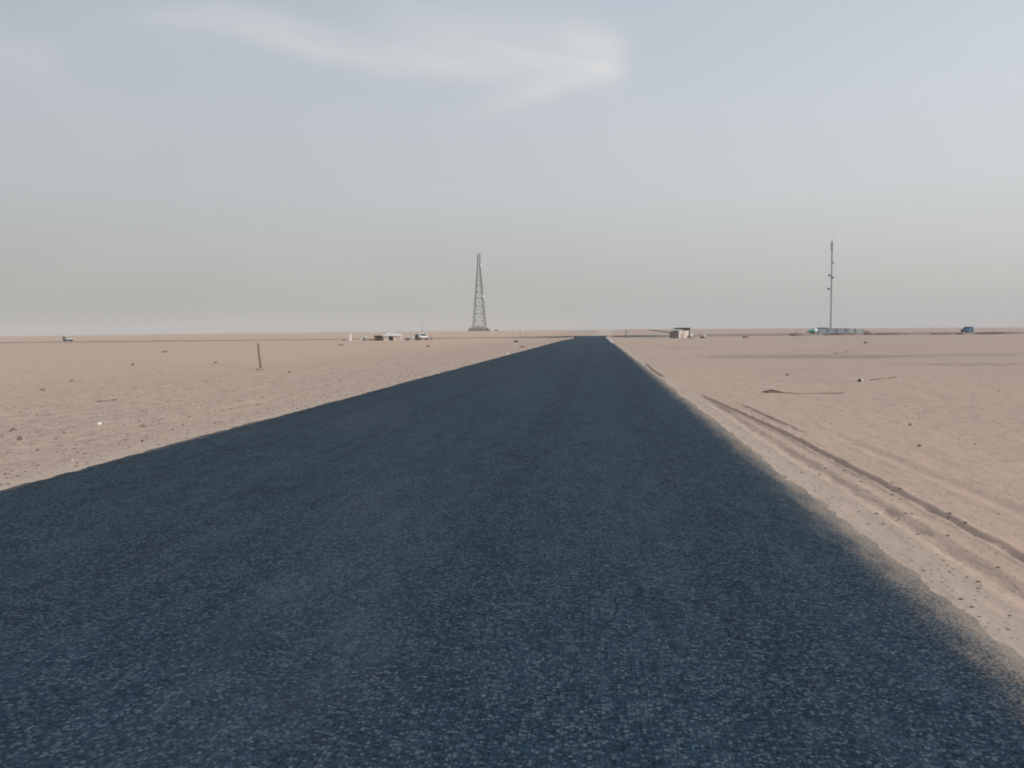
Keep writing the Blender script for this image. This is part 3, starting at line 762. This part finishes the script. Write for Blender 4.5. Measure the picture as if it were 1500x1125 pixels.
MB().tube((0, 0, 0), (0, 0, 3.7), .035, .02).build('shaft', M['wire'], t)
MB().tube((-.3, 0, 3.3), (.3, 0, 3.3), .02).build('crossbar', M['wire'], t)
t = thing('bare_pole', gp(600.5, 170.5, -.05), 'shorter bare pole behind the indigo bundle in the camp', 'pole')
MB().tube((0, 0, 0), (0, 0, 2.4), .03, .02).build('shaft', M['wire'], t)
def heap(px, Y, w, d, h, label, m, name='dirt_mound', cat='mound', group=None, seed=0, rough=.4, dz=-.04):
    o = MB().blob((0, 0, 0), (w, d, h), seed, rough, 4, freq=1.9).build(name, m, None, True)
    o.location = gp(px, Y, dz); return tag(o, label, cat, group)
heap(632, 168, .75, .7, .6, 'small tan earth mound just right of the white hatchback', M['soil'], seed=31)
heap(504, 168, .8, .7, .3, 'faint dark hummock just left of the white marker pillar', M['darksoil'], name='hummock', cat='hummock', seed=32)

# ------------------------------------------------------------------ poles and litter left of the road
for px, Y, hh_, lab in ((752.5, 196, 1.55, 'leftmost and faintest of three thin poles by the crossroad'),
                        (762, 195, 1.95, 'tallest, middle one of three thin poles by the crossroad'),
                        (770.5, 194, 1.30, 'shortest, rightmost of three thin poles by the crossroad')):
    t = thing('thin_pole', gp(px, Y, -.05), lab, 'pole', 'thin poles beside the crossroad')
    MB().tube((0, 0, 0), (0.02, 0, hh_ + .05), .045, .035).build('shaft', M['stakewood'], t)
    MB().blob((0, 0, 0), (.5, .5, .16), int(px), .3, 2).build('footing', M['darksoil'], t)
p = G(756, 501.2)
t = thing('old_tyre', (p.x, p.y, p.z), 'black tyre lying on the sand below the thin poles', 'tyre')
m = MB(); ring = []
for i in range(25):
    a = i / 24 * 2 * math.pi; ring.append((.26 * math.cos(a), .22 * math.sin(a), .12))
m.path(ring, .11, 8).build('tread', M['black'], t)
MB().tube((0, 0, .03), (0, 0, .1), .17, seg=16).build('sand_fill', M['darksoil'], t)

# leaning stake
p = G(382, 541)
t = thing('wooden_stake', (p.x, p.y, p.z - .06), 'thin weathered wooden stake leaning left on the open sand', 'stake')
m = MB(); pts, rad = [], []
for i in range(9):
    k = i / 8; pts.append((-.10 * k + .012 * math.sin(k * 7), .03 * k, 1.22 * k)); rad.append(.048 - .012 * k + .004 * math.sin(i * 2.1))
m.path(pts, rad, 8).build('shaft', M['stakewood'], t, True)
MB().blob((0, 0, .05), (.36, .3, .07), 5, .3, 3).build('footing', M['soil'], t)

# ------------------------------------------------------------------ checkpoint on the right
HYn = 163.0
pc = gp(994, HYn)
th = R(34)
t = thing('stone_hut', (pc.x, pc.y, pc.z - .03), 'low hut with grey stone side wall and pinkish sacking front', 'hut', rz=th)
# local x runs along the lit front, local y runs back along the stone side; the near corner is the origin
MB().box((1.32, .06, .76), (2.64, .12, 1.52)).build('front_wall', M['sacking'], t)
m = MB()
for r_ in range(7):
    xo = 0.0
    y0 = .0
    while y0 < 2.5:
        w = random.uniform(.28, .5); w = min(w, 2.55 - y0)
        m.box((-.04 + random.uniform(-.02, .02), y0 + w / 2 + .01, .09 + r_ * .185), (.26, w - .015, .178), bev=.02)
        y0 += w
m.build('side_wall', M['stone'], t)
MB().box((1.32, 2.5, .7), (2.6, .12, 1.4)).build('back_wall', M['stone'], t)
MB().box((2.62, 1.3, .7), (.12, 2.36, 1.4)).build('end_wall', M['sacking'], t)
bm = MB()
g_ = [[None] * 9 for _ in range(9)]
for i in range(9):
    for j in range(9):
        u, v = i / 8, j / 8
        z = 1.50 + .34 * math.sin(math.pi * v) * (0.35 + .65 * math.sin(math.pi * min(1, u * 1.15 + .1))) + .03 * mnoise.noise(Vector((u * 4, v * 4, 3)))
        g_[i][j] = bm.bm.verts.new((-.12 + 2.9 * u, -.1 + 2.8 * v, z if u > .02 else z - .1))
for i in range(8):
    for j in range(8): bm.bm.faces.new((g_[i][j], g_[i + 1][j], g_[i + 1][j + 1], g_[i][j + 1]))
bmesh.ops.solidify(bm.bm, geom=bm.bm.faces[:], thickness=.05)
bm.build('roof', M['canvas'], t, True)
MB().box((.85, -.02, .55), (.55, .05, 1.0)).build('door', mat('door_sacking', (0.37, 0.29, 0.25), .95), t)
for xx in (0.02, 1.35, 2.6): MB().tube((xx, -.03, 0), (xx, -.03, 1.55), .04).build('pole', M['wood'], t)
pq = gp(999.5, 167.6)
t = thing('shade_canopy', (pq.x, pq.y, pq.z), 'dark flat tarpaulin shelter on poles standing behind the stone hut', 'shelter')
MB().box((-.1, 0, 2.03), (2.95, 2.4, .16), bev=.02).build('roof', M['darkroof'], t)
MB().box((-1.40, -1.1, 1.75), (.28, .1, .42)).build('flap', M['darkroof'], t)
MB().box((1.2, -.9, 1.78), (.6, .08, .34)).build('flap', M['rust'], t)
for sx in (-1.5, 1.3):
    for sy in (-1.1, 1.1): MB().tube((sx, sy, -.05), (sx, sy, 1.97), .05).build('pole', M['wood'], t)
MB().box((0, 1.1, 1.0), (2.6, .06, 1.9)).build('back_cloth', M['rust'], t)
pq = gp(1013.5, 164.0)
t = thing('water_drum', (pq.x, pq.y, pq.z), 'round white water drum on a dark stand at the hut right corner', 'drum')
MB().tube((0, -.28, .64), (0, .28, .64), .33, seg=20).build('drum', M['white'], t)
for sx in (-.22, .22): MB().box((sx, 0, .19), (.09, .5, .38)).build('stand_leg', M['darkwood'], t)
MB().box((0, 0, .36), (.72, .5, .08)).build('stand_top', M['darkwood'], t)
MB().tube((.0, -.29, .80), (.0, -.35, .80), .05).build('bung', M['dustywhite'], t)
pq = gp(1032, 165)
t = thing('grey_crate', (pq.x, pq.y, pq.z - .03), 'pale grey crate standing on the sand right of the hut', 'crate')
MB().box((0, 0, .5), (.55, .5, .98), bev=.03).build('box', M['canvas'], t)
MB().box((0, 0, 1.01), (.6, .55, .05), bev=.01).build('lid', M['paleconc'], t)
heap(1029, 164.3, 1.0, .6, .38, 'dark little heap of rags against the pale grey crate', M['darkwood'], name='rag_heap', cat='heap', seed=41)
# barrier
pa = gp(917.5, 172.0); pb = gp(985, 166.0)
t = thing('barrier_rest', (pa.x, pa.y, pa.z - .03), 'thin weathered trestle holding up the tip of the barrier pole', 'trestle')
MB().tube((-.45, -.15, 0), (.02, 0, 1.62), .04).build('leg', M['wood'], t)
MB().tube((.42, .1, 0), (-.02, 0, 1.62), .035).build('leg', M['paleconc'], t)
MB().tube((-.05, .6, 0), (0, 0, 1.60), .035).build('leg', M['wood'], t)
MB().box((0.05, 0, 1.66), (.34, .1, .1)).build('saddle', M['wood'], t)
t = thing('barrier_pole', (pa.x, pa.y, pa.z), 'long drooping barrier pole reaching from the trestle to the hut', 'barrier')
d = pb - pa
def bp(k): return (d.x * k, d.y * k, 1.74 + .05 * math.sin(k * 3.1) - .72 * max(0, k - .35) ** 1.3 / .65 ** 1.3)
m = MB(); m.path([bp(i / 20 * .5) for i in range(21)], [.06 + .01 * i / 20 for i in range(21)], 8); m.build('pale_section', M['dustywhite'], t, True)
m = MB(); m.path([bp(.5 + i / 20 * .5) for i in range(21)], [.065 + .02 * i / 20 for i in range(21)], 8); m.build('dark_section', M['darkwood'], t, True)
e = Vector(bp(1.0))
MB().box((e.x, e.y, e.z - .1), (.4, .3, .36), bev=.03).build('counterweight', M['stone'], t)
MB().tube((e.x - .35, e.y, -.1), (e.x - .35, e.y, e.z), .09).build('pivot_post', M['wood'], t)
# kerb by the junction
m = MB()
kp = [at(894, 503), at(891.5, 500), at(889, 497.3), at(887, 495.6)]
for a, b2 in zip(kp, kp[1:]):
    c_ = (a + b2) / 2; dv = b2 - a
    m.box((c_.x + .3, c_.y, .06), (.42, dv.length - .1, .16), math.atan2(dv.y, dv.x) - math.pi / 2, bev=.03)
o = m.build('kerb', M['kerb']); tag(o, 'pale kerb stones curving along the right side of the junction', 'kerb')

# ------------------------------------------------------------------ mast compound
MYd = 231.0
pm = gp(1216.8, MYd)
t = thing('guyed_mast', (pm.x, pm.y, pm.z - .1), 'slender grey guyed mast with aerials at its top', 'mast')
MH = 25.2; hw = .15
for k in range(3):
    a = R(90 + 120 * k); MB().tube((hw * math.cos(a), hw * math.sin(a), 0), (hw * math.cos(a), hw * math.sin(a), MH), .045).build('upright', M['mast'], t)
m = MB(); z = 0.0; i = 0
while z < MH - .4:
    for k in range(3):
        a, b2 = R(90 + 120 * k), R(90 + 120 * (k + 1))
        m.tube((hw * math.cos(a), hw * math.sin(a), z), (hw * math.cos(b2), hw * math.sin(b2), z + .4), .022, seg=5)
    z += .4
m.build('lacing', M['mast'], t)
for k in range(3):
    a = R(-90 + 120 * k); c_ = (.30 * math.cos(a), .30 * math.sin(a), 23.9)
    MB().box(c_, (.12, .16, 1.75), a, bev=.02).build('panel_antenna', M['paleconc'], t)
MB().tube((0, 0, 22.6), (0, 0, 24.9), .12).build('head_frame', M['darksteel'], t)
MB().tube((0, 0, 25.1), (0, 0, 27.0), .05, .025).build('lightning_rod', M['paleconc'], t)
for (ox, oz, rr) in ((.22, 19.4, .22), (-.62, 16.0, .32), (.24, 15.4, .28), (-.78, 12.4, .32)):
    d_ = MB().tube((ox, -.42, oz), (ox, -.14, oz), rr, seg=18).build('drum_dish', M['dishback'], t)
    MB().tube((ox, -.46, oz), (ox, -.42, oz), rr * .93, seg=18).build('radome', M['mast'], d_)
    if abs(ox) > .4: MB().tube((0, -.05, oz), (ox, -.2, oz), .04).build('arm', M['mast'], t)
for k in range(3):
    a = R(200 + 120 * k)
    for hz in (11.5, 22.5):
        rd = 4.6
        MB().tube((.1 * math.cos(a), .1 * math.sin(a), hz), (rd * math.cos(a), rd * math.sin(a), .1), .010, seg=5).build('guy_wire', M['wire'], t)
MB().box((0, 0, .2), (1.2, 1.2, .5)).build('footing', M['paleconc'], t)

wy = 222.5
xa, xb = X(1199, wy), X(1266, wy)
t = thing('compound_wall', ((xa + xb) / 2, wy, gz((xa + xb) / 2, wy) - .1), 'low blue grey compound wall in front of the guyed mast', 'wall')
hl = (xb - xa) / 2
MB().box((-hl * .3, 0, .80), (hl * 1.4 - .02, .22, 1.6)).build('panel', M['bluegrey'], t)
MB().box((hl * .7, 0, .72), (hl * .6 - .02, .2, 1.44)).build('panel', M['paleconc'], t)
MB().box((-hl * .3, 0, 1.635), (hl * 1.4, .3, .07)).build('coping', M['bluegrey2'], t)
for k in range(6):
    xk = -hl + k * 2 * hl / 5
    MB().box((xk, -.14, .84 if k < 5 else .75), (.3, .12, 1.66 if k < 5 else 1.48)).build('pier', M['bluegrey2'] if k < 5 else M['paleconc'], t)
pq = gp(1205, 224.5)
t = thing('equipment_hut', (pq.x, pq.y, pq.z - .1), 'square blue grey equipment hut left of the guyed mast foot', 'hut')
MB().box((0, 0, .95), (2.1, 2.0, 1.9)).build('wall', M['bluegrey2'], t)
MB().box((0, 0, 1.96), (2.35, 2.25, .12)).build('roof', M['bluegrey'], t)
MB().box((.3, -1.02, .9), (.7, .05, 1.7)).build('door', M['bluegrey'], t)
MB().box((-.55, -1.03, 1.35), (.5, .08, .35)).build('vent', M['darksteel'], t)
# green tank trailer
pq = gp(1190.5, 203.6, 0)
x_, y_ = on_cross(1190.5)
t = thing('tank_trailer', (x_, y_ - 1.6, CZ - .02), 'green tank trailer with a round pale end beside the mast compound', 'trailer')
MB().tube((-1.25, .15, .72), (-.02, -.02, .72), .42, seg=24).build('tank', M['green'], t)
MB().tube((-.01, -.02, .72), (.74, -.12, .70), .52, .47, seg=24).build('end_cap', M['mint'], t)
MB().box((-.3, .3, 1.2), (.6, .4, .22), bev=.04).build('hatch', M['bluegrey'], t)
MB().box((-.3, .1, .27), (1.9, .5, .08)).build('chassis', M['darksteel'], t)
MB().tube((-1.2, .1, .6), (-1.95, .1, .5), .11, .09).build('drawbar', M['black'], t)
MB().box((.90, .05, .62), (.24, .3, .5), bev=.03).build('pump', M['black'], t)
wheel(t, -.35, -.32, .26, .16); wheel(t, -.35, .52, .26, .16)

# earth heaps along the crossroad
heap(1171, 200, 3.6, 1.5, .70, 'brown earth mound left of the green tank trailer', M['midsoil'], seed=51, rough=.5)
heap(1231, 203.5, 7.5, 1.6, .62, 'long low earth bank in front of the compound wall', M['darksoil'], seed=52, rough=.5)
heap(1271, 206, 1.4, 1.1, .95, 'small brown earth mound at the right end of the compound wall', M['rubble'], seed=53, rough=.5)
heap(1092, 163, 1.1, .8, .42, 'little dark hummock on the sand midway between hut and tank trailer', M['rubble'], name='hummock', cat='hummock', seed=54, rough=.5)
heap(1300, 203.5, 9.0, 1.6, .55, 'low broken earth bank right of the compound wall', M['darksoil'], seed=55, rough=.6)
heap(1388, 201.0, 7.0, 1.5, .42, 'low broken earth bank left of and below the blue van', M['darksoil'], seed=56, rough=.6)
heap(1462, 199, 8.0, 1.5, .50, 'low broken earth bank at the right edge beyond the blue van', M['darksoil'], seed=57, rough=.6)
heap(778, 186, .9, .8, .35, 'pale brown hummock right of the three thin poles', M['soil'], name='hummock', cat='hummock', seed=58)

# ------------------------------------------------------------------ sticks and litter on the right
def stick(name, pa, pb, r1, r2, label, m, cat='stick', bend=.03, knob=True, lift=.012):
    a, b2 = G(*pa), G(*pb); dv = b2 - a
    t = thing(name, (a.x, a.y, a.z), label, cat)
    nrm = Vector((-dv.y, dv.x, 0)).normalized(); pts = []
    for i in range(13):
        k = i / 12; q = a + dv * k + nrm * bend * math.sin(k * 6)
        pts.append((q.x - a.x, q.y - a.y, gz(q.x, q.y) - a.z + lift + .01 * math.sin(k * 9)))
    MB().path(pts, [r1 + (r2 - r1) * i / 12 for i in range(13)], 7).build('shaft', m, t, True)
    if knob:
        f = dv.normalized()
        k0 = Vector((0, 0, .02))
        MB().path([k0 - f * .05, k0 + f * .12 + Vector((0, 0, .035)), k0 + f * .3 + Vector((0, 0, .028)), k0 + f * .44 + Vector((0, 0, .005))], [.008, .018, .015, .006], 7).build('splinter', M['darkwood'], t, True)
        MB().path([k0 - f * .06 + nrm * .05, k0 + f * .16 + nrm * .02 + Vector((0, 0, .05)), k0 + f * .26 + Vector((0, 0, .055))], [.007, .009, .005], 6).build('splinter', M['darkwood'], t, True)
    return t
stick('fallen_branch', (1120, 575.5), (1237, 576.5), .009, .009, 'long thin fallen branch with a dark splintered left end', M['wood'], 'branch', .03)
stick('dry_stalk', (1275, 557.5), (1312, 553.5), .010, .012, 'dry stalk lying to the right of the black and white scrap', M['wood'], knob=False)
stick('broken_plank', (1221, 518.5), (1243, 514.8), .035, .022, 'short broken plank on the edge of the dark patch', M['wood'], 'plank', .02, False)
stick('bent_twig', (143, 589), (170, 585.5), .020, .014, 'bent brown twig lying on the gravelly sand at left', M['brownrock'], 'twig', .05, False)
p = G(1259, 559)
t = thing('litter_scrap', (p.x, p.y, p.z), 'black and white scrap of litter lying alone on the sand', 'litter')
MB().blob((0, 0, 0), (.12, .10, .085), 61, .5, 3, rz=.4).build('black_wrapping', M['inside'], t)
MB().blob((.05, .03, .02), (.11, .09, .05), 62, .4, 3).build('white_film', M['plastic'], t)
def stone(px, py, w, h, label, m, seed, name='stone', cat='stone', group='single stones on the sand'):
    p = G(px, py); sc_ = (p - Vector((0, 0, H))).length / F
    o = MB().blob((0, 0, 0), (w * sc_, w * sc_ * .8, h * sc_ * .85), seed, .35, 3, rz=seed).build(name, m, None)
    o.location = (p.x, p.y, p.z - .005); return tag(o, label, cat, group)
stone(20, 631.5, 9, 5, 'dark brown stone near the left edge, biggest there', M['rock'], 1)
stone(29, 643, 6, 4, 'dark stone just below the biggest stone at the left edge', M['rock'], 2)
stone(63, 572, 8, 2.6, 'flat dark stone on smooth yellow sand at far left', M['rock'], 3)
stone(241, 516, 8, 2.4, 'flat dark stone left of the leaning stake, farthest on the smooth sand', M['rock'], 4)
stone(195, 535.5, 6, 4, 'small brown stone out on the sand, nearer than the flat one left of the stake', M['brownrock'], 5)
stone(424, 547, 5, 4, 'small dark stone right of the foot of the leaning stake', M['rock'], 6)
stone(316, 532, 6, 3, 'faint brown stone left of the foot of the leaning stake', M['brownrock'], 12)
stone(105, 559, 6, 3, 'faint brown stone up and right of the flat dark stone at far left', M['brownrock'], 13)
stone(743, 519, 6, 3, 'white stone at the asphalt edge below the black tyre', M['palerock'], 7)
stone(641, 548, 5, 3, 'white stone at the left asphalt edge, nearer than the one below the tyre', M['palerock'], 8)
stone(582, 527, 4, 4, 'tiny white stone on the sand below the camp', M['palerock'], 9)
stone(1268, 503, 5, 3.5, 'small brown stone below the compound wall on the right', M['brownrock'], 10)
stone(1347, 654, 7, 4, 'brown stone on the bare sand at lower right', M['brownrock'], 11)
stone(1333, 622, 5, 3, 'faint brown stone farther up from the lower right brown stone', M['brownrock'], 14)
stone(1153, 550, 5, 3, 'small brown stone above the fallen branch', M['brownrock'], 15)
stone(766, 508.5, 8, 2.5, 'flat dull brown stone between black tyre and asphalt', M['brownrock'], 16)
stone(627, 508, 5, 3, 'dark stone on the sand below the white hatchback', M['rock'], 17)
stone(210, 625, 10, 4, 'flat brown stone on the gravel near the asphalt at left', M['brownrock'], 18)
stone(500, 506, 9, 2.5, 'flat brownish stone on the sand below the white marker', M['brownrock'], 19)
p = G(145, 621.5)
t = thing('plastic_scrap', (p.x, p.y, p.z), 'bright white plastic scrap lying on the gravel at left', 'litter')
MB().blob((0, 0, 0), (.085, .06, .03), 71, .4, 3).build('sheet', M['plastic'], t)

# ------------------------------------------------------------------ haze
hz_, n, b = new_mat('dust_haze')
n.nt.nodes.remove(b)
pv = n.n('ShaderNodeVolumePrincipled', ins={'Color': (0.715, 0.73, 0.725, 1), 'Density': 0.00034, 'Anisotropy': 0.0})
n.nt.links.new(pv.outputs[0], n.nt.nodes['Material Output'].inputs['Volume'])
o = MB().box((0, 2950, 34.0), (12400, 6800, 75.0)).build('haze', hz_)
tag(o, 'pale dust haze hanging over the desert', 'haze', kind='stuff')
